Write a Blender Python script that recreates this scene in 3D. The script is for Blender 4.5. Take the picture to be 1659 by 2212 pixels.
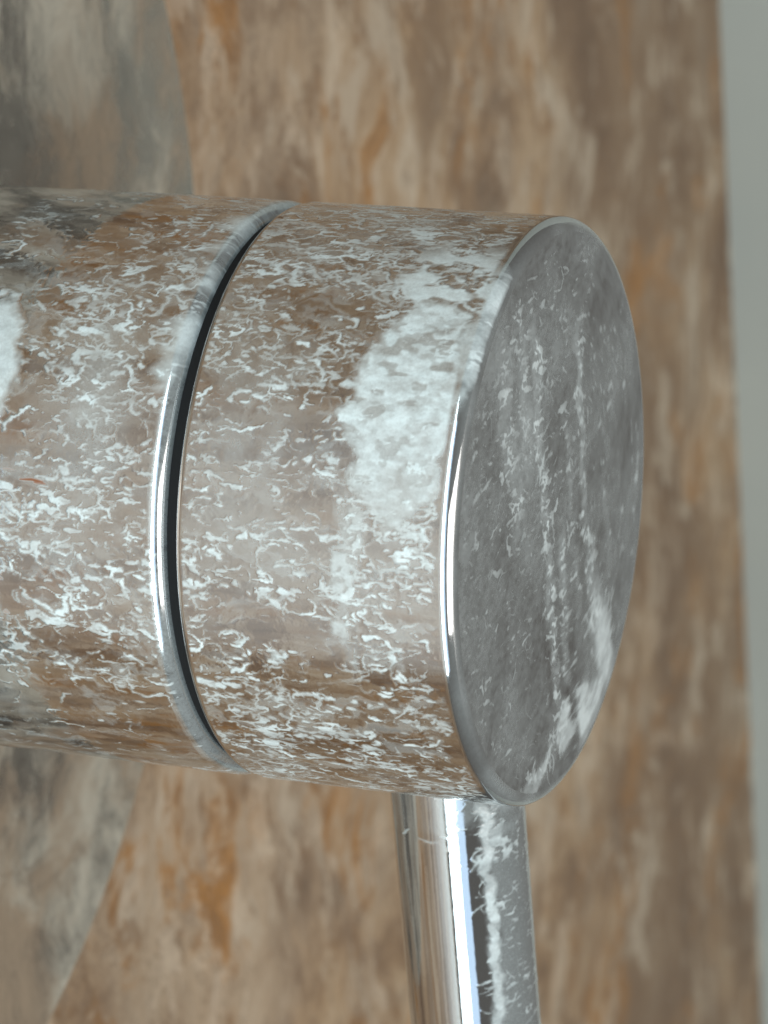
import bpy, bmesh, math, random
import numpy as np
from mathutils import Matrix, Vector

for o in list(bpy.data.objects):
    bpy.data.objects.remove(o, do_unlink=True)
scene = bpy.context.scene
COL = scene.collection
MM = 0.001

# ------------------------------------------------------------------ camera
cam_d = bpy.data.cameras.new('camera')
cam = bpy.data.objects.new('camera', cam_d)
COL.objects.link(cam)
scene.camera = cam
yaw, pitch, roll = math.radians(-23.365), math.radians(-24.381), math.radians(-5.013)
fw = Vector((math.sin(yaw) * math.cos(pitch), math.cos(yaw) * math.cos(pitch), math.sin(pitch)))
rt = Vector((math.cos(yaw), -math.sin(yaw), 0))
up = rt.cross(fw)
r2 = rt * math.cos(roll) + up * math.sin(roll)
u2 = up * math.cos(roll) - rt * math.sin(roll)
m = Matrix((r2, u2, -fw)).transposed().to_4x4()
m.translation = Vector((85.405, -230.714, 112.689)) * MM
cam.matrix_world = m
cam_d.sensor_fit = 'HORIZONTAL'
cam_d.sensor_width = 36
cam_d.lens = 36 * 7682.944 / 1659
cam_d.clip_start = 0.02
cam_d.clip_end = 50
cam_d.dof.use_dof = True
cam_d.dof.focus_distance = 0.262
cam_d.dof.aperture_fstop = 88

# ------------------------------------------------------------------ light
world = bpy.data.worlds.new('World')
scene.world = world
world.use_nodes = True
bg = world.node_tree.nodes['Background']
bg.inputs[0].default_value = (1.0, 0.93, 0.85, 1)
bg.inputs[1].default_value = 0.125

def area(name, loc, target, sx, sy, power, col):
    l = bpy.data.lights.new(name, 'AREA')
    l.shape = 'RECTANGLE'
    l.size, l.size_y = sx, sy
    l.energy = power
    l.color = col
    o = bpy.data.objects.new(name, l)
    COL.objects.link(o)
    o.location = loc
    d = Vector(target) - Vector(loc)
    o.rotation_euler = d.to_track_quat('-Z', 'Y').to_euler()
    return o
# tall frosted window, its clear pane beside it showing sky
area('window_light', (0.15, -1.0, 0.65), (0.15, 0, 0.65), 0.30, 3.0, 18.0, (0.80, 0.96, 1.0))
area('sky_pane_light', (0.44, -1.0, 0.35), (0.44, 0, 0.35), 0.26, 2.4, 3.2, (0.55, 0.76, 1.0))
# added fill lamp at tap height, out of frame, brightening the marble
area('fill_light', (0.42, -0.20, -0.04), (-0.06, 0.04, -0.12), 0.36, 0.36, 1.75, (1.0, 0.97, 0.92))

scene.view_settings.view_transform = 'Standard'
scene.view_settings.look = 'None'
scene.view_settings.exposure = 0.0
scene.view_settings.gamma = 1.0
scene.view_settings.use_curve_mapping = False

# ------------------------------------------------------------------ node helpers
class S:
    """a node socket with arithmetic"""
    def __init__(s, g, sock): s.g, s.k = g, sock
    def __add__(s, o): return s.g.math('ADD', s, o)
    __radd__ = __add__
    def __mul__(s, o): return s.g.math('MULTIPLY', s, o)
    __rmul__ = __mul__
    def __sub__(s, o): return s.g.math('SUBTRACT', s, o)
    def __rsub__(s, o): return s.g.math('SUBTRACT', o, s)
    def __truediv__(s, o): return s.g.math('DIVIDE', s, o)

class G:
    def __init__(g, name):
        g.mat = bpy.data.materials.new(name)
        g.mat.use_nodes = True
        g.nt = g.mat.node_tree
        g.nt.nodes.clear()
    def node(g, t): return g.nt.nodes.new(t)
    def put(g, inp, v):
        if isinstance(v, S): g.nt.links.new(v.k, inp)
        else: inp.default_value = v
    def math(g, op, a, b=None, c=None, clamp=False):
        n = g.node('ShaderNodeMath'); n.operation = op; n.use_clamp = clamp
        g.put(n.inputs[0], a)
        if b is not None: g.put(n.inputs[1], b)
        if c is not None: g.put(n.inputs[2], c)
        return S(g, n.outputs[0])
    def absv(g, a): return g.math('ABSOLUTE', a)
    def mx(g, a, b): return g.math('MAXIMUM', a, b)
    def mn(g, a, b): return g.math('MINIMUM', a, b)
    def step(g, v, lo, hi, a=0.0, b=1.0):
        n = g.node('ShaderNodeMapRange'); n.interpolation_type = 'SMOOTHSTEP'
        g.put(n.inputs[0], v); g.put(n.inputs[1], lo); g.put(n.inputs[2], hi)
        n.inputs[3].default_value = a; n.inputs[4].default_value = b
        return S(g, n.outputs[0])
    def obj(g):
        n = g.node('ShaderNodeTexCoord'); sep = g.node('ShaderNodeSeparateXYZ')
        g.nt.links.new(n.outputs['Object'], sep.inputs[0])
        return [S(g, sep.outputs[i]) * 1000.0 for i in range(3)]
    def vec(g, x=0.0, y=0.0, z=0.0):
        n = g.node('ShaderNodeCombineXYZ')
        for i, v in enumerate((x, y, z)): g.put(n.inputs[i], v)
        return S(g, n.outputs[0])
    def noise(g, vec, scale, detail=3.0, rough=0.55, dist=0.0, col=False):
        n = g.node('ShaderNodeTexNoise')
        g.put(n.inputs['Vector'], vec)
        n.inputs['Scale'].default_value = scale
        n.inputs['Detail'].default_value = detail
        n.inputs['Roughness'].default_value = rough
        n.inputs['Distortion'].default_value = dist
        return S(g, n.outputs[1 if col else 0])
    def vor(g, vec, scale, feat='F1', rnd=1.0):
        n = g.node('ShaderNodeTexVoronoi'); n.feature = feat
        g.put(n.inputs['Vector'], vec)
        n.inputs['Scale'].default_value = scale
        n.inputs['Randomness'].default_value = rnd
        return S(g, n.outputs['Distance'])
    def warp(g, x, y, scale, amp, seed=0.0, detail=2.0):
        c = g.noise(g.vec(x, y, seed), scale, detail, 0.5, col=True)
        sep = g.node('ShaderNodeSeparateXYZ'); g.nt.links.new(c.k, sep.inputs[0])
        return x + (S(g, sep.outputs[0]) - 0.5) * (2 * amp), y + (S(g, sep.outputs[1]) - 0.5) * (2 * amp)
    def blob(g, x, y, cx, cy, ax, ay, soft=0.5):
        """1 inside an ellipse, falling to 0 outside"""
        dx, dy = (x - cx) / ax, (y - cy) / ay
        d = g.math('SQRT', dx * dx + dy * dy)
        return g.step(d, 1 + soft, 1 - soft)
    def ramp(g, f, stops):
        n = g.node('ShaderNodeValToRGB'); g.put(n.inputs[0], f)
        e = n.color_ramp.elements
        while len(e) < len(stops): e.new(0.5)
        for i, (p, c) in enumerate(stops):
            e[i].position = p; e[i].color = (*c, 1)
        return S(g, n.outputs[0])
    def mix(g, f, a, b):
        n = g.node('ShaderNodeMix'); n.data_type = 'RGBA'
        g.put(n.inputs[0], f)
        for i, v in ((6, a), (7, b)):
            if isinstance(v, S): g.nt.links.new(v.k, n.inputs[i])
            else: n.inputs[i].default_value = (*v, 1)
        return S(g, n.outputs[2])
    def bump(g, h, dist, strength=1.0, prev=None):
        n = g.node('ShaderNodeBump')
        n.inputs['Distance'].default_value = dist * MM
        g.put(n.inputs['Strength'], strength)
        g.put(n.inputs['Height'], h)
        if prev is not None: g.nt.links.new(prev.k, n.inputs['Normal'])
        return S(g, n.outputs[0])
    def bsdf(g, color, metallic, rough, normal=None, spec=0.5):
        n = g.node('ShaderNodeBsdfPrincipled')
        for k, v in (('Base Color', color), ('Metallic', metallic), ('Roughness', rough), ('Specular IOR Level', spec)):
            if isinstance(v, tuple): v = (*v, 1)
            g.put(n.inputs[k], v)
        if normal is not None: g.nt.links.new(normal.k, n.inputs['Normal'])
        return S(g, n.outputs[0])
    def mixsh(g, f, a, b):
        n = g.node('ShaderNodeMixShader'); g.put(n.inputs[0], f)
        g.nt.links.new(a.k, n.inputs[1]); g.nt.links.new(b.k, n.inputs[2])
        return S(g, n.outputs[0])
    def out(g, sh):
        n = g.node('ShaderNodeOutputMaterial'); g.nt.links.new(sh.k, n.inputs[0])
        return g.mat

LIME = (0.74, 0.76, 0.75)
CHROME = (0.55, 0.555, 0.56)

def lime_mat(name, base_rough=0.07):
    """chrome under limescale; the crust's cover and the thin film are stored on the mesh where the relief is modelled"""
    g = G(name)
    def att(k):
        n = g.node('ShaderNodeAttribute'); n.attribute_name = k
        return S(g, n.outputs['Fac'])
    cov, film, rust = att('crust'), att('film'), att('rust')
    x, y, z = g.obj()
    v = g.vec(x, y, z)
    gr = g.noise(v, 4.5, 3.0, 0.6)
    gl = g.noise(v, 1.1, 2.0, 0.5)
    film = film * (0.55 + gr * 0.9)
    f = g.math('MULTIPLY', g.mx(cov * (0.72 + gr * 0.5), film), 1.0, clamp=True)
    nb = g.bump(gr, 0.020, 0.6)
    nc = g.bump(gl, 0.012, 0.5)
    col = g.mix(gl, (0.62, 0.70, 0.71), (0.80, 0.88, 0.89))
    col = g.mix(rust, col, (0.24, 0.075, 0.02))
    chrome = g.bsdf(CHROME, 1.0, base_rough + film * 0.35, nc)
    lime = g.bsdf(col, 0.0, 0.55, nb, 0.4)
    return g.out(g.mixsh(g.mx(f, rust), chrome, lime))

# ------------------------------------------------------------------ materials
def mat_plate(name):
    g = G(name)
    ox, y, z = g.obj()
    wy, wz = g.warp(y, z, 0.05, 9.0, 2.0, 4.0)
    n = g.noise(g.vec(wy, wz * 0.7, 4.0), 0.065, 7.0, 0.66)
    b = g.noise(g.vec(wy, wz, 14.0), 0.045, 5.0, 0.6)
    fl = g.noise(g.vec(wy, wz, 24.0), 0.35, 3.0, 0.6)
    film = g.step(n, 0.38, 0.60) * 0.75 + (fl - 0.5) * 0.45 + 0.08  # mottling paints the reflected stone onto the plate as colour
    col = g.mix(g.step(b, 0.44, 0.62), (0.66, 0.61, 0.50), (0.44, 0.33, 0.23))
    nb = g.bump(n, 0.08)
    chrome = g.bsdf((0.52, 0.495, 0.455), 1.0, 0.20, nb)
    painted_stone = g.bsdf(col, 0.0, 0.5, nb)
    return g.out(g.mixsh(g.math('MULTIPLY', film, 1.0, clamp=True), chrome, painted_stone))  # film here is the mask of the painted stone reflection

def mat_marble(name):
    g = G(name)
    ox, y, z = g.obj()
    wy, wz = g.warp(y, z, 0.035, 10.0, 1.0, 4.0)
    wz = wz * 0.62
    v = g.vec(wy, wz, 0.0)
    n1 = g.noise(v, 0.046, 9.0, 0.72)
    n2 = g.noise(g.vec(wy, wz, 31.0), 0.018, 5.0, 0.6)
    n2 = n2 - g.step(y + z * 0.25, 95.0, 205.0) * 0.13      # browner stone, with the light's falloff towards the corner painted into it
    n3 = g.noise(g.vec(wy, wz, 57.0), 0.052, 8.0, 0.66)
    n4 = g.noise(g.vec(wy, wz, 83.0), 0.085, 8.0, 0.70)
    n5 = g.noise(g.vec(wy, wz, 12.0), 0.21, 6.0, 0.66)
    n6 = g.noise(g.vec(wy, wz, 96.0), 0.16, 6.0, 0.66)
    base = g.ramp(n1, [(0.33, (0.12, 0.070, 0.040)), (0.42, (0.27, 0.165, 0.095)), (0.50, (0.45, 0.29, 0.165)),
                       (0.57, (0.56, 0.395, 0.245)), (0.66, (0.68, 0.55, 0.41))])
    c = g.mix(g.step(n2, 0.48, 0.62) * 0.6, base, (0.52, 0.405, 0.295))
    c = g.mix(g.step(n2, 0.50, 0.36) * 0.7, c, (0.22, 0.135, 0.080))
    c = g.mix(g.step(n4, 0.52, 0.63) * 0.75, c, (0.62, 0.51, 0.385))
    c = g.mix(g.step(n4, 0.46, 0.36) * 0.45, c, (0.25, 0.16, 0.10))
    c = g.mix(g.step(n3 + (n5 - 0.5) * 0.5, 0.53, 0.68) * 0.9, c, (0.46, 0.205, 0.045))
    c = g.mix(g.step(n5, 0.50, 0.62) * 0.50, c, (0.23, 0.135, 0.075))
    c = g.mix(g.step(n6, 0.52, 0.64) * g.step(n2, 0.32, 0.48, 0.22, 0.55), c, (0.74, 0.60, 0.45))
    vein = g.step(g.absv(n4 - 0.47), 0.02, 0.0) * g.step(n2, 0.45, 0.6)
    c = g.mix(vein * 0.4, c, (0.16, 0.09, 0.05))
    return g.out(g.bsdf(c, 0.0, g.step(n1, 0.2, 0.8, 0.46, 0.34), g.bump(n4, 0.06), 0.35))

def mat_plain(name, col, rough, var=0.08, scale=0.02, metallic=0.0):
    g = G(name)
    x, y, z = g.obj()
    n = g.noise(g.vec(x, y, z), scale, 5.0, 0.6)
    lo = tuple(c * (1 - var) for c in col); hi = tuple(min(1, c * (1 + var)) for c in col)
    return g.out(g.bsdf(g.mix(n, lo, hi), metallic, rough, g.bump(n, 0.05)))

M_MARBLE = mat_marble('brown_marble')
M_SIDE = mat_plain('pale_grey_plaster', (0.32, 0.32, 0.285), 0.7)
M_BARREL = lime_mat('limed_chrome', 0.05)
M_FACE = lime_mat('limed_brushed_end_face', 0.20)
M_LEVER = lime_mat('limed_chrome_lever', 0.055)
M_PLATE = mat_plate('dull_chrome_plate')
M_RUBBER = mat_plain('black_rubber', (0.0015, 0.002, 0.0028), 0.85, 0.2, 0.3)

# ------------------------------------------------------------------ mesh helpers
def link(name, me, mats, parent=None, smooth=True):
    if not isinstance(mats, (list, tuple)): mats = [mats]
    for mt in mats: me.materials.append(mt)
    if smooth:
        me.polygons.foreach_set('use_smooth', [True] * len(me.polygons))
    o = bpy.data.objects.new(name, me)
    COL.objects.link(o)
    if parent is not None: o.parent = parent
    return o

def box(name, lo, hi, mat, bevel=0.0):
    bm = bmesh.new()
    bmesh.ops.create_cube(bm, size=1)
    for v in bm.verts:
        v.co = Vector([(lo[i] + hi[i]) / 2 + v.co[i] * (hi[i] - lo[i]) for i in range(3)]) * MM
    if bevel:
        bmesh.ops.bevel(bm, geom=list(bm.edges), offset=bevel * MM, segments=3, affect='EDGES', profile=0.5)
    me = bpy.data.meshes.new(name); bm.to_mesh(me); bm.free()
    return link(name, me, mat, smooth=False)

def lathe(name, prof, segs, mats, parent, axis='X', face_from=None):
    """prof: list of (position along axis, radius) in mm, poles closed when radius is 0"""
    vs, fs, mi = [], [], []
    idx = []
    for (a, r) in prof:
        if r <= 1e-6:
            idx.append([len(vs)]); vs.append((a * MM, 0, 0)); continue
        row = []
        for k in range(segs):
            t = 2 * math.pi * k / segs
            row.append(len(vs)); vs.append((a * MM, r * MM * math.cos(t), r * MM * math.sin(t)))
        idx.append(row)
    for i in range(len(prof) - 1):
        A, B = idx[i], idx[i + 1]
        for k in range(segs):
            k2 = (k + 1) % segs
            if len(A) == 1: f = (A[0], B[k2], B[k])
            elif len(B) == 1: f = (A[k], A[k2], B[0])
            else: f = (A[k], A[k2], B[k2], B[k])
            fs.append(f); mi.append(1 if face_from is not None and i >= face_from else 0)
    if axis == 'Z':      # axis points to -Z
        vs = [(y, z, -x) if False else (y, z, -x) for (x, y, z) in vs]
    me = bpy.data.meshes.new(name)
    me.from_pydata(vs, [], fs)
    bm = bmesh.new(); bm.from_mesh(me); bmesh.ops.recalc_face_normals(bm, faces=bm.faces); bm.to_mesh(me); bm.free()
    o = link(name, me, mats, parent)
    if len(mi) == len(me.polygons): me.polygons.foreach_set('material_index', mi)
    return o

def fillet(cx, cr, r, a0, a1, n=9):
    """arc in the (axis, radius) plane, degrees: 90 = outwards, 0 = +axis, 180 = -axis"""
    return [(cx + r * math.cos(math.radians(a0 + (a1 - a0) * i / n)), cr + r * math.sin(math.radians(a0 + (a1 - a0) * i / n))) for i in range(n + 1)]

def tag(o, label=None, cat=None, group=None, kind=None):
    for k, v in (('label', label), ('category', cat), ('group', group), ('kind', kind)):
        if v: o[k] = v
    return o

# ------------------------------------------------------------------ setting
WX = -67.2
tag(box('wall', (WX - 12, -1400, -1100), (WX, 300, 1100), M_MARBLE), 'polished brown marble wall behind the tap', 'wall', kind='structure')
tag(box('wall_side', (WX - 2, 266.0, -1100), (45, 300.5, 1100), M_SIDE), 'pale grey plastered wall meeting the marble at the corner', 'wall', kind='structure')

# ------------------------------------------------------------------ the tap
tap = bpy.data.objects.new('shower_mixer_tap', None)
COL.objects.link(tap)
tap.location = (WX * MM, 0, 0)
tap.empty_display_size = 0.02
tag(tap, 'chrome wall-mounted shower tap crusted with white limescale, lever pointing down', 'tap')
OFF = -WX            # parts are modelled with the end face at x = 0

R = 22.5
def shift(o):
    o.location = (OFF * MM, 0, 0)
    return o

# round cover plate on the wall
FP = -63.2
prof = [(WX - 0.6, 0), (WX - 0.6, 72.0), (WX - 0.1, 73.2)] + fillet(FP - 1.3, 72.4, 1.3, 90, 0, 8) + [(FP, 72.2), (FP, 71.9), (FP, 40), (FP, 0)]
plate = shift(lathe('cover_plate', prof, 256, M_PLATE, tap))

# ---- limescale laid out in millimetres on each unrolled surface
rng = np.random.default_rng(11)

def hash2(ix, iy, seed):
    h = (ix.astype(np.int64) * 374761393 + iy.astype(np.int64) * 668265263 + seed * 1442695041) & 0xFFFFFFFF
    h = ((h ^ (h >> 13)) * 1274126177) & 0xFFFFFFFF
    return ((h ^ (h >> 16)) & 0xFFFFFF) / float(0xFFFFFF)
def vnoise(x, y, seed):
    ix, iy = np.floor(x), np.floor(y)
    fx, fy = x - ix, y - iy
    fx, fy = fx * fx * (3 - 2 * fx), fy * fy * (3 - 2 * fy)
    a, b = hash2(ix, iy, seed), hash2(ix + 1, iy, seed)
    c, d = hash2(ix, iy + 1, seed), hash2(ix + 1, iy + 1, seed)
    return (a * (1 - fx) + b * fx) * (1 - fy) + (c * (1 - fx) + d * fx) * fy
def fbm(x, y, scale, octaves=4, seed=0, gain=0.55):
    out, amp, tot = 0, 1.0, 0
    for o in range(octaves):
        out = out + amp * vnoise(x * scale + 17.3 * o, y * scale + 9.1 * o, seed + o * 7)
        tot += amp; amp *= gain; scale *= 2.03
    return out / tot
def sstep(v, lo, hi):
    t = np.clip((v - lo) / (hi - lo), 0, 1)
    return t * t * (3 - 2 * t)

class Field:
    def __init__(f, x0, x1, y0, y1, res, seed):
        f.x0, f.y0, f.res = x0, y0, res
        f.nx, f.ny = int((x1 - x0) / res) + 2, int((y1 - y0) / res) + 2
        f.x1, f.y1 = x1, y1
        f.X, f.Y = np.meshgrid(x0 + np.arange(f.nx) * res, y0 + np.arange(f.ny) * res, indexing='ij')
        f.crust = np.zeros_like(f.X); f.film = np.zeros_like(f.X); f.rust = np.zeros_like(f.X)
        wx = fbm(f.X, f.Y, 0.45, 4, seed + 1) - 0.5
        wy = fbm(f.X, f.Y, 0.45, 4, seed + 2) - 0.5
        f.WX, f.WY = f.X + wx * 3.2, f.Y + wy * 3.2
        f.big = fbm(f.X, f.Y, 0.16, 3, seed + 3)
        f.med = fbm(f.X, f.Y, 0.7, 3, seed + 4)
        f.fine = fbm(f.X * 0.6, f.Y, 2.6, 3, seed + 5)
        f.seed = seed
    def blob(f, cx, cy, ax, ay, soft=0.4, warp=True):
        X, Y = (f.WX, f.WY) if warp else (f.X, f.Y)
        return sstep(np.hypot((X - cx) / ax, (Y - cy) / ay), 1 + soft, 1 - soft)
    def at(f, arr, x, y):
        i = int(np.clip((x - f.x0) / f.res, 0, f.nx - 1)); j = int(np.clip((y - f.y0) / f.res, 0, f.ny - 1))
        return arr[i, j]
    def line(f, pts, w, amp, arr=None):
        """soft tapering stroke along a polyline, in mm"""
        arr = f.crust if arr is None else arr
        pts = np.asarray(pts); m = w * 1.6 + f.res
        i0 = int(max((pts[:, 0].min() - m - f.x0) / f.res, 0)); i1 = int(min((pts[:, 0].max() + m - f.x0) / f.res + 2, f.nx))
        j0 = int(max((pts[:, 1].min() - m - f.y0) / f.res, 0)); j1 = int(min((pts[:, 1].max() + m - f.y0) / f.res + 2, f.ny))
        if i1 <= i0 or j1 <= j0: return
        X, Y = f.X[i0:i1, j0:j1], f.Y[i0:i1, j0:j1]
        best = np.zeros_like(X); n = len(pts)
        for k in range(n - 1):
            ax, ay = pts[k]; bx, by = pts[k + 1]
            dx, dy = bx - ax, by - ay; L = dx * dx + dy * dy + 1e-9
            t = np.clip(((X - ax) * dx + (Y - ay) * dy) / L, 0, 1)
            d = np.hypot(X - ax - t * dx, Y - ay - t * dy)
            u = (k + t) / (n - 1)
            ww = w * (0.45 + 0.55 * np.sin(np.pi * np.clip(u, 0.06, 0.94)))
            best = np.maximum(best, 1 - sstep(d, ww * 0.25, ww))
        arr[i0:i1, j0:j1] = np.maximum(arr[i0:i1, j0:j1], best * amp)
    def worm(f, x, y, ang, length, w, amp, curl=0.4):
        n = max(3, int(length / 0.22)); st = length / n; pts = [(x, y)]; c = rng.normal(0, curl)
        for k in range(n):
            ang += c * st + rng.normal(0, 0.18); x += math.cos(ang) * st; y += math.sin(ang) * st; pts.append((x, y))
        f.line(pts, w, amp)
    def scatter(f, dens, per_mm2, kinds, spread=0.5, wide0=1.0, amp=1.0, lean=0.0):
        """drop strokes where dens says; dens about 0..1"""
        N = int(per_mm2 * (f.x1 - f.x0) * (f.y1 - f.y0))
        px, py = rng.uniform(f.x0, f.x1, N), rng.uniform(f.y0, f.y1, N); q = rng.random(N)
        for x, y, r in zip(px, py, q):
            d = f.at(dens, x, y)
            if r > d: continue
            wide = wide0 * float(np.clip(rng.lognormal(-0.12, 0.42), 0.4, 2.6))
            a = amp * float(np.clip(rng.normal(0.55 + 0.25 * d, 0.2), 0.18, 1.0)); k = rng.random()
            ang = lean + rng.normal(0, spread) + (math.pi if rng.random() < 0.5 else 0)
            if k < kinds[0]:          # fleck
                f.line([(x, y), (x + math.cos(ang) * rng.uniform(0.1, 0.9) * wide, y + math.sin(ang) * rng.uniform(0.1, 0.5))], wide * rng.uniform(0.13, 0.27), a)
            elif k < kinds[1]:        # curled stroke
                f.worm(x, y, ang, rng.gamma(2.2, 0.45) + 0.35, wide * rng.uniform(0.11, 0.24), a)
            elif k < kinds[2]:        # rim of a dried drop
                r0 = rng.uniform(0.35, 1.15); a0 = rng.uniform(0, 6.28); sp = rng.uniform(1.6, 4.6); e = rng.uniform(0.55, 0.95)
                t = a0 + np.linspace(0, sp, 14); rr = r0 * (1 + 0.12 * np.sin(3 * t + a0))
                f.line(np.stack([x + rr * np.cos(t) * 1.15, y + rr * np.sin(t) * e], 1), wide * rng.uniform(0.12, 0.22), a * 0.9)
            else:                     # cluster smear
                for _ in range(rng.integers(3, 7)):
                    f.worm(x + rng.normal(0, 0.5), y + rng.normal(0, 0.35), rng.normal(0, 0.6), rng.uniform(0.3, 1.0), wide * rng.uniform(0.14, 0.3), a * rng.uniform(0.6, 1))
    def ragged(f, seed, amt=0.9, lo=0.34, hi=0.80, wamp=0.75, wsc=1.5):
        """break the strokes up into uneven crumbs"""
        dx = (fbm(f.X * 0.7, f.Y, wsc, 3, seed) - 0.5) * 2 * wamp; dy = (fbm(f.X * 0.7, f.Y, wsc, 3, seed + 40) - 0.5) * 2 * wamp * 0.5
        c = f.sample(f.crust, f.X + dx, f.Y + dy)
        n = fbm(f.X * 0.45, f.Y, 1.8, 3, seed + 80, 0.6) - 0.5
        tone = 0.62 + 0.9 * (fbm(f.X * 0.6, f.Y, 0.9, 3, seed + 120) - 0.36)
        f.crust = sstep(c + n * amt * (0.35 + c), lo, hi) * np.clip(tone, 0.3, 1.0)
    def sample(f, arr, x, y):
        u = np.clip((x - f.x0) / f.res, 0, f.nx - 1.001); v = np.clip((y - f.y0) / f.res, 0, f.ny - 1.001)
        i, j = u.astype(int), v.astype(int); a, b = u - i, v - j
        return (arr[i, j] * (1 - a) + arr[i + 1, j] * a) * (1 - b) + (arr[i, j + 1] * (1 - a) + arr[i + 1, j + 1] * a) * b

def grid_surface(name, P, NRM, attrs, height, mats, parent, close=True, mat_rows=None):
    """P[row, col] points in mm; columns wrap round; relief pushes points along NRM"""
    nr, nc = P.shape[:2]
    Q = (P + NRM * height[..., None]) * MM
    vs = Q.reshape(-1, 3)
    r = np.arange(nr - 1)[:, None] * nc; c = np.arange(nc)[None, :]; c2 = (c + 1) % nc
    quads = np.stack([r + c, r + c2, r + nc + c2, r + nc + c], -1).reshape(-1, 4)
    me = bpy.data.meshes.new(name)
    me.vertices.add(len(vs)); me.vertices.foreach_set('co', vs.astype(np.float32).ravel())
    nf = len(quads)
    me.loops.add(nf * 4); me.loops.foreach_set('vertex_index', quads.astype(np.int32).ravel())
    me.polygons.add(nf); me.polygons.foreach_set('loop_start', np.arange(0, nf * 4, 4, dtype=np.int32))
    me.polygons.foreach_set('loop_total', np.full(nf, 4, dtype=np.int32))
    if mat_rows is not None:
        mi = np.repeat((np.arange(nr - 1) >= mat_rows).astype(np.int32), nc)
        me.polygons.foreach_set('material_index', mi)
    for k, a in attrs.items():
        at = me.attributes.new(k, 'FLOAT', 'POINT'); at.data.foreach_set('value', a.astype(np.float32).ravel())
    me.update(calc_edges=True); me.validate()
    return link(name, me, mats, parent)

# angles round the barrel, 0 faces -Y, positive is upwards; dense where the crust was studied
ANG = np.radians(np.concatenate([np.linspace(-84, 126, 1000, endpoint=False), np.linspace(126, 276, 60, endpoint=False)]))
def barrel(prof, fld, face=None):
    """prof rows (x, r, nx, nr, kind): kind 0 side, 1 plain, 2 end face"""
    pr = np.array(prof); nr, nc = len(pr), len(ANG)
    x = pr[:, 0][:, None] + 0 * ANG; r = pr[:, 1][:, None] + 0 * ANG
    ca, sa = -np.cos(ANG), np.sin(ANG)
    P = np.stack([x, r * ca, r * sa], -1)
    N = np.stack([pr[:, 2][:, None] + 0 * ANG, pr[:, 3][:, None] * ca, pr[:, 3][:, None] * sa], -1)
    at = {}
    inr = (ANG < math.radians(126)).astype(float)
    for k in ('crust', 'film', 'rust'):
        a = fld.sample(getattr(fld, k), x, R * ANG[None, :] + 0 * x)
        a = a * (pr[:, 4] == 0)[:, None]
        if face is not None:
            b = face.sample(getattr(face, k), P[..., 1], P[..., 2]); a = np.where((pr[:, 4] == 2)[:, None], b, a)
        if k == 'film' and face is not None: a = a + ((pr[:, 4] < 2) * np.clip(pr[:, 2], 0, 1) * 0.16)[:, None] * (0.6 + 0.8 * vnoise(ANG * 9, ANG * 0, 5))[None, :]
        at[k] = a
    fl = fld.sample(fld.flat, x, R * ANG[None, :] + 0 * x) if hasattr(fld, 'flat') else 1.0
    ih = fl * 0.030 * at['crust'] * (pr[:, 3][:, None] + pr[:, 4][:, None] > 0.98) + 0.008 * at['film']
    return P, N, at, ih

# handle and sleeve share one unrolled sheet: x along the axis, s = arc length
F = Field(-41.5, 0.2, -33.5, 49.5, 0.08, 100)
hx = F.X > -22.0
patch = F.blob(-4.9, 17.0, 4.2, 9.0, 0.10) * hx
patch2 = F.blob(-4.0, 27.5, 5.0, 5.0, 0.5) * hx
drip = F.blob(-8.3, 4.0, 0.8, 6.5, 0.5) * hx
drip2 = F.blob(-6.0, 1.5, 1.2, 4.5, 0.6) * hx
topc = F.blob(-8.0, 34.0, 11.0, 7.0, 0.5) * hx
mid = F.blob(-17.0, 14.0, 4.5, 8.0, 0.6) * hx
low = F.blob(-8.0, -7.5, 12.0, 8.5, 0.4) * hx
clean = F.blob(-13.5, 6.0, 5.5, 8.0, 0.6) * hx
rimc = F.blob(-1.0, -2.0, 1.4, 17.0, 0.3, False)
lpatch = F.blob(-39.0, 18.3, 3.0, 4.8, 0.18)
cloud = F.blob(-28.6, 16.5, 3.0, 7.0, 0.6)
cloud2 = F.blob(-32.0, 11.0, 7.0, 9.0, 0.6)
under = F.blob(-40.0, -16.0, 17.0, 9.5, 0.25)
lip = sstep(F.X + (fbm(F.X * 0.2, F.Y, 1.2, 3, 233) - 0.5) * 3.5, -25.0, -23.0) * (~hx)
liptop = lip * sstep(F.Y + (F.med - 0.5) * 8, 11.0, 20.0)
dens = 0.40 + (F.big - 0.5) * 2.0 + (F.med - 0.5) * 1.3
dens = dens + patch * 0.3 + patch2 * 0.6 + drip * 0.5 + drip2 * 0.35 + topc * 0.5 + low * 0.35 - clean * 0.2 + cloud * 0.35 + cloud2 * 0.25 - under * 0.9 - rimc * 0.7
dens = np.clip(dens, 0.03, 1.0)
F.scatter(dens, 2.0, (0.46, 0.74, 0.88), 0.30, 1.12)
F.ragged(700)
main = F.crust; F.crust = np.zeros_like(main)
F.scatter(np.clip(dens * 1.0 + 0.08, 0.08, 1), 5.0, (0.62, 0.92, 1.0), 0.35, 0.72, 0.95)
F.ragged(900, 0.7, 0.26, 0.85, 0.35, 2.4)
F.crust = np.maximum(main, F.crust * 0.72)
smear = sstep(fbm(F.WX * 0.35, F.WY, 1.15, 4, 640, 0.6) + (dens - 0.5) * 0.16, 0.50, 0.70)
F.crust = np.maximum(F.crust, smear * 0.18)
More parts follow.
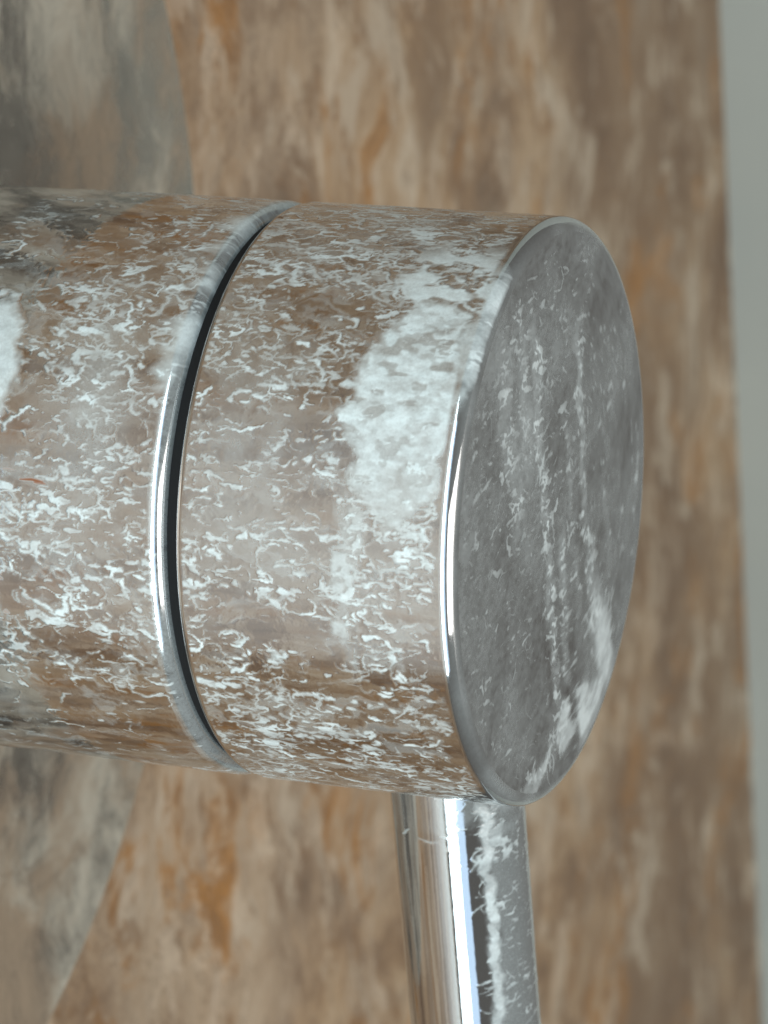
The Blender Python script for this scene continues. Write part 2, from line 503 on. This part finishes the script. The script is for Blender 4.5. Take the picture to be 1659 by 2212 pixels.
# closed crust: ragged sheets with droplet-shaped holes
hole = sstep(fbm(F.X * 0.62, F.Y, 0.85, 3, 155), 0.56, 0.66)
hole2 = sstep(fbm(F.X * 0.5, F.Y, 1.4, 2, 165), 0.60, 0.70)
upr = sstep(F.Y, 18.0, 27.0)
sheet = patch * (0.60 + 0.26 * sstep(F.Y, 10, 22) + 0.6 * (F.fine - 0.5) + 0.5 * (F.med - 0.5)) * (1 - 0.85 * hole * (0.25 + 0.75 * upr)) * (1 - 0.5 * hole2)
rimp = F.blob(-0.7, 21.5, 1.3, 5.0, 0.4) * 0.85
sheet2 = patch2 * (0.90 + 0.4 * (F.fine - 0.5)) * (1 - 0.95 * sstep(fbm(F.X * 0.6, F.Y, 0.75, 3, 175), 0.46, 0.58))
F.crust = np.maximum(F.crust, np.maximum(np.maximum(sheet, sheet2), rimp * (0.75 + 0.6 * (F.fine - 0.5))))
F.crust = np.maximum(F.crust, lpatch * (0.80 + 0.3 * (F.fine - 0.5)))
F.crust = np.maximum(F.crust, drip * sstep(F.med, 0.42, 0.62) * 0.55)
F.crust = np.maximum(F.crust, liptop * np.clip(0.50 + 1.3 * (fbm(F.X * 0.7, F.Y, 0.8, 3, 222, 0.5) - 0.5), 0, 0.75))
F.film = np.clip(0.01 + (F.big - 0.5) * 0.25 + (F.med - 0.5) * 0.2 + patch * 0.35 + drip * 0.28 + drip2 * 0.12 + mid * 0.10 + cloud * 0.16 + cloud2 * 0.08 + lip * 0.05, 0, 1)
F.film *= 1 - 0.75 * rimc
F.flat = 1 - 0.95 * np.clip(liptop * 1.6, 0, 1)
overrim = sstep(F.Y + (F.med - 0.5) * 6, 15.0, 20.0) * sstep(F.Y, 33.0, 27.0) * 0.9
edgekeep = np.maximum(sstep(F.X, -1.1, -1.6), overrim * sstep(F.X, -0.02, -0.25)) * (1 - (F.X < -21.0) * sstep(F.X, -23.3, -22.9) * (1 - 0.9 * sstep(F.Y, 14, 22)))
F.crust *= edgekeep; F.film = np.maximum(F.film * (0.05 + 0.95 * edgekeep), lip * (F.X > -23.9) * 0.22)  # the lip term paints a wide highlight on the sleeve bevel as film
for (x, y, L, w, a) in ((-34.2, 9.25, 1.9, 0.22, 1.0), (-35.9, 9.9, 1.3, 0.13, 0.8), (-33.0, 9.1, 0.9, 0.26, 0.9), (-36.3, 1.6, 0.5, 0.3, 0.7), (-36.0, -1.2, 0.4, 0.3, 0.6), (-26.9, 8.1, 0.4, 0.14, 0.5)):
    F.line([(x, y), (x + L * 0.5, y + 0.06), (x + L, y - 0.03)], w, a, F.rust)

# end face, seen as (y, z)
E = Field(-23, 23, -23, 23, 0.09, 300)
runs = np.zeros_like(E.X)
for (y0, z0, z1, w, a) in ((-2.6, 16, -17, 0.95, 0.9), (6.3, 12, -14, 0.75, 0.9), (7.2, -4, -17, 1.2, 1.0), (0.2, -2, -16, 0.8, 0.8), (3.2, 8, -12, 0.7, 0.4), (-9, 18, 2, 1.6, 0.6), (-5.5, 19, 6, 1.4, 0.6), (11.5, 3, -9, 0.7, 0.35)):
    cx = y0 + (fbm(E.Y * 0 + y0, E.Y, 0.25, 3, 410) - 0.5) * 3.0
    runs = np.maximum(runs, a * sstep(np.abs(E.X + (E.med - 0.5) * 1.4 - cx), w * 1.3, w * 0.3) * sstep(E.Y, z1 - 2, z1 + 2) * sstep(E.Y, z0 + 2, z0 - 2))
cr = np.maximum.reduce([E.blob(9.0, -15.8, 1.8, 4.6, 0.35), E.blob(2.8, -19.0, 1.6, 2.8, 0.4), E.blob(-1.5, -18.2, 1.9, 2.0, 0.4), E.blob(-8.0, -18.2, 3.6, 1.0, 0.5), E.blob(5.5, -19.5, 1.8, 1.4, 0.5)])
upz = E.blob(-6.0, 12.0, 11.0, 8.0, 0.5)
dE = np.clip(0.24 + (E.big - 0.5) * 1.2 + (E.med - 0.5) * 0.5 + runs * 0.6 + cr * 0.7 + upz * 0.25, 0.02, 1)
E.scatter(dE, 1.8, (0.65, 0.88, 0.93), 0.35, 1.2, 0.95, -0.42)
E.scatter(np.clip(runs + cr, 0, 1), 3.0, (0.6, 0.95, 0.97), 0.4, 1.25, 1.0, -0.42)
E.ragged(1100, 0.9, 0.24, 0.7, 0.5, 1.6)
E.crust *= 0.62 + 0.38 * np.clip(runs + cr, 0, 1)
E.scatter(dE, 5.0, (0.8, 1.0, 1.0), 0.35, 0.6, 0.45, -0.42)
E.scatter(cr, 3.0, (0.2, 0.7, 0.8), 0.8, 1.3, 0.9)
E.crust = np.maximum(E.crust, sstep(cr + (fbm(E.X, E.Y, 1.1, 4, 455, 0.6) - 0.5) * 1.4, 0.52, 0.80) * cr ** 0.3 * np.clip(0.55 + 1.2 * (E.med - 0.4), 0.3, 0.9))
E.film = np.clip(0.15 + (E.big - 0.5) * 0.30 + (E.fine - 0.5) * 0.16 + runs * (0.10 + 0.3 * (fbm(E.X * 0.4, E.Y, 2.2, 3, 470) - 0.3)) + cr * 0.3 + upz * 0.05, 0, 1)
rimE = sstep(np.hypot(E.X, E.Y), 20.2, 21.0)
E.crust *= 1 - 0.6 * rimE

# fixed sleeve
GAP0, GAP1 = -22.55, -21.58
def row(x, r, nx=0.0, nr=1.0, kind=0): return (x, r, nx, nr, kind)
def arc_rows(cx, cr, r, a0, a1, n, kind=0):
    return [row(cx + r * math.cos(t), cr + r * math.sin(t), math.cos(t), math.sin(t), kind) for t in np.radians(np.linspace(a0, a1, n + 1))]
FS = 1.15
prof = [row(x, R, kind=1) for x in np.linspace(FP - 0.5, -42, 8)]
prof += [row(x, R) for x in np.linspace(-41.4, GAP0 - FS - 0.03, 215)] + arc_rows(GAP0 - FS, R - FS, FS, 90, 0, 22)
prof += [row(GAP0, 20.0, 1, 0, 1), row(GAP0, 19.0, 1, 0, 1)]
P, N, at, ih = barrel(prof, F)
sleeve = shift(grid_surface('sleeve', P, N, at, ih, M_BARREL, tap))

# black seal seen in the gap
seal = shift(lathe('seal_ring', [(GAP0 - 0.45, 19.2), (GAP0 - 0.45, 21.45), (GAP0 + 0.2, 21.6), (GAP1 - 0.2, 21.6), (GAP1 + 0.3, 21.45), (GAP1 + 0.35, 19.2)], 180, M_RUBBER, tap))

# turning handle with its flat end
FR, FG = 1.1, 0.5
prof = [row(GAP1, 19.0, -1, 0, 1), row(GAP1, 20.0, -1, 0, 1)] + arc_rows(GAP1 + FG, R - FG, FG, 180, 90, 10, 1)
prof += [row(x, R) for x in np.linspace(GAP1 + FG + 0.03, -FR - 0.03, 245)] + arc_rows(-FR, R - FR, FR, 90, 0, 24, 0)
ff = len(prof) - 11
prof += [row(0, q, 1, 0, 2) for q in np.concatenate([[R - FR - 0.05], np.linspace(R - FR - 0.15, 0.02, 190)])]
P, N, at, ih = barrel(prof, F, E)
handle = shift(grid_surface('handle', P, N, at, ih, [M_BARREL, M_FACE], tap, mat_rows=ff))

# pin lever, unrolled: s round it (0 faces -Y, positive towards +X), z along it
RL = 5.345
L = Field(-17.2, 17.2, -60, -14, 0.08, 500)
right = sstep(L.WX, 3.4, 4.6) * sstep(L.WX, 13.0, 11.0)
band = sstep(np.abs(L.X + (L.med - 0.5) * 1.2 - 4.15), 0.75, 0.2) * sstep(L.Y, -23.0, -25.0)
topl = sstep(L.Y + (L.med - 0.5) * 5.0, -27.0, -24.0) * (0.25 + 0.75 * sstep(L.WX, -1.5, 0.5))
tip = L.blob(4.6, -27.5, 1.7, 3.4, 0.4)
dL = np.clip(right * (0.30 + (L.big - 0.5)) + topl * 0.5 + tip * 0.6 + band * 0.4, 0.0, 1)
L.scatter(dL, 3.2, (0.5, 0.85, 0.93), 0.6, 0.9, 0.75)
L.scatter(right * 0.6, 6.0, (0.75, 1.0, 1.0), 0.6, 0.8, 0.8)
for z in rng.uniform(-52, -25, 26):          # short bridges reaching out of the band
    L.worm(4.1, z, math.pi + rng.normal(0, 0.25) if rng.random() < 0.4 else rng.normal(0, 0.3), rng.uniform(0.6, 1.9), rng.uniform(0.1, 0.22), rng.uniform(0.5, 0.9))
L.crust = np.maximum(L.crust, band * (0.75 + 0.4 * (L.fine - 0.5)))
L.crust = np.maximum(L.crust, tip * sstep(L.med, 0.42, 0.55) * 0.6)
L.ragged(1300, 0.7, 0.25, 0.8, 0.3, 1.6)
L.crust *= 0.72
L.film = np.clip(right * 0.16 + band * 0.3 + topl * 0.14 + 0.02, 0, 1)
LA = np.radians(np.linspace(-180, 180, 420, endpoint=False))
rows = [(-15.0, RL, 0, 1)] + [(z, RL, 0, 1) for z in np.linspace(-16, -50, 425)] + [(z, RL, 0, 1) for z in np.linspace(-52, -94, 20)]
rows += [(-94.5 - 3 * math.sin(t), RL - 3 + 3 * math.cos(t), -math.sin(t), math.cos(t)) for t in np.radians(np.linspace(0, 90, 12))] + [(-97.5, 0.02, -1, 0)]
pr = np.array(rows)
sa, ca = np.sin(LA), -np.cos(LA)
P = np.stack([pr[:, 1][:, None] * sa, pr[:, 1][:, None] * ca, pr[:, 0][:, None] + 0 * LA], -1)
N = np.stack([pr[:, 3][:, None] * sa, pr[:, 3][:, None] * ca, pr[:, 2][:, None] + 0 * LA], -1)
at = {k: L.sample(getattr(L, k), RL * LA[None, :] + 0 * P[..., 0], P[..., 2]) for k in ('crust', 'film', 'rust')}
lever = grid_surface('lever', P[::-1], N[::-1], {k: v[::-1] for k, v in at.items()}, 0.03 * at['crust'][::-1], M_LEVER, tap)
lever.location = ((OFF - 10.06) * MM, 0, 0)
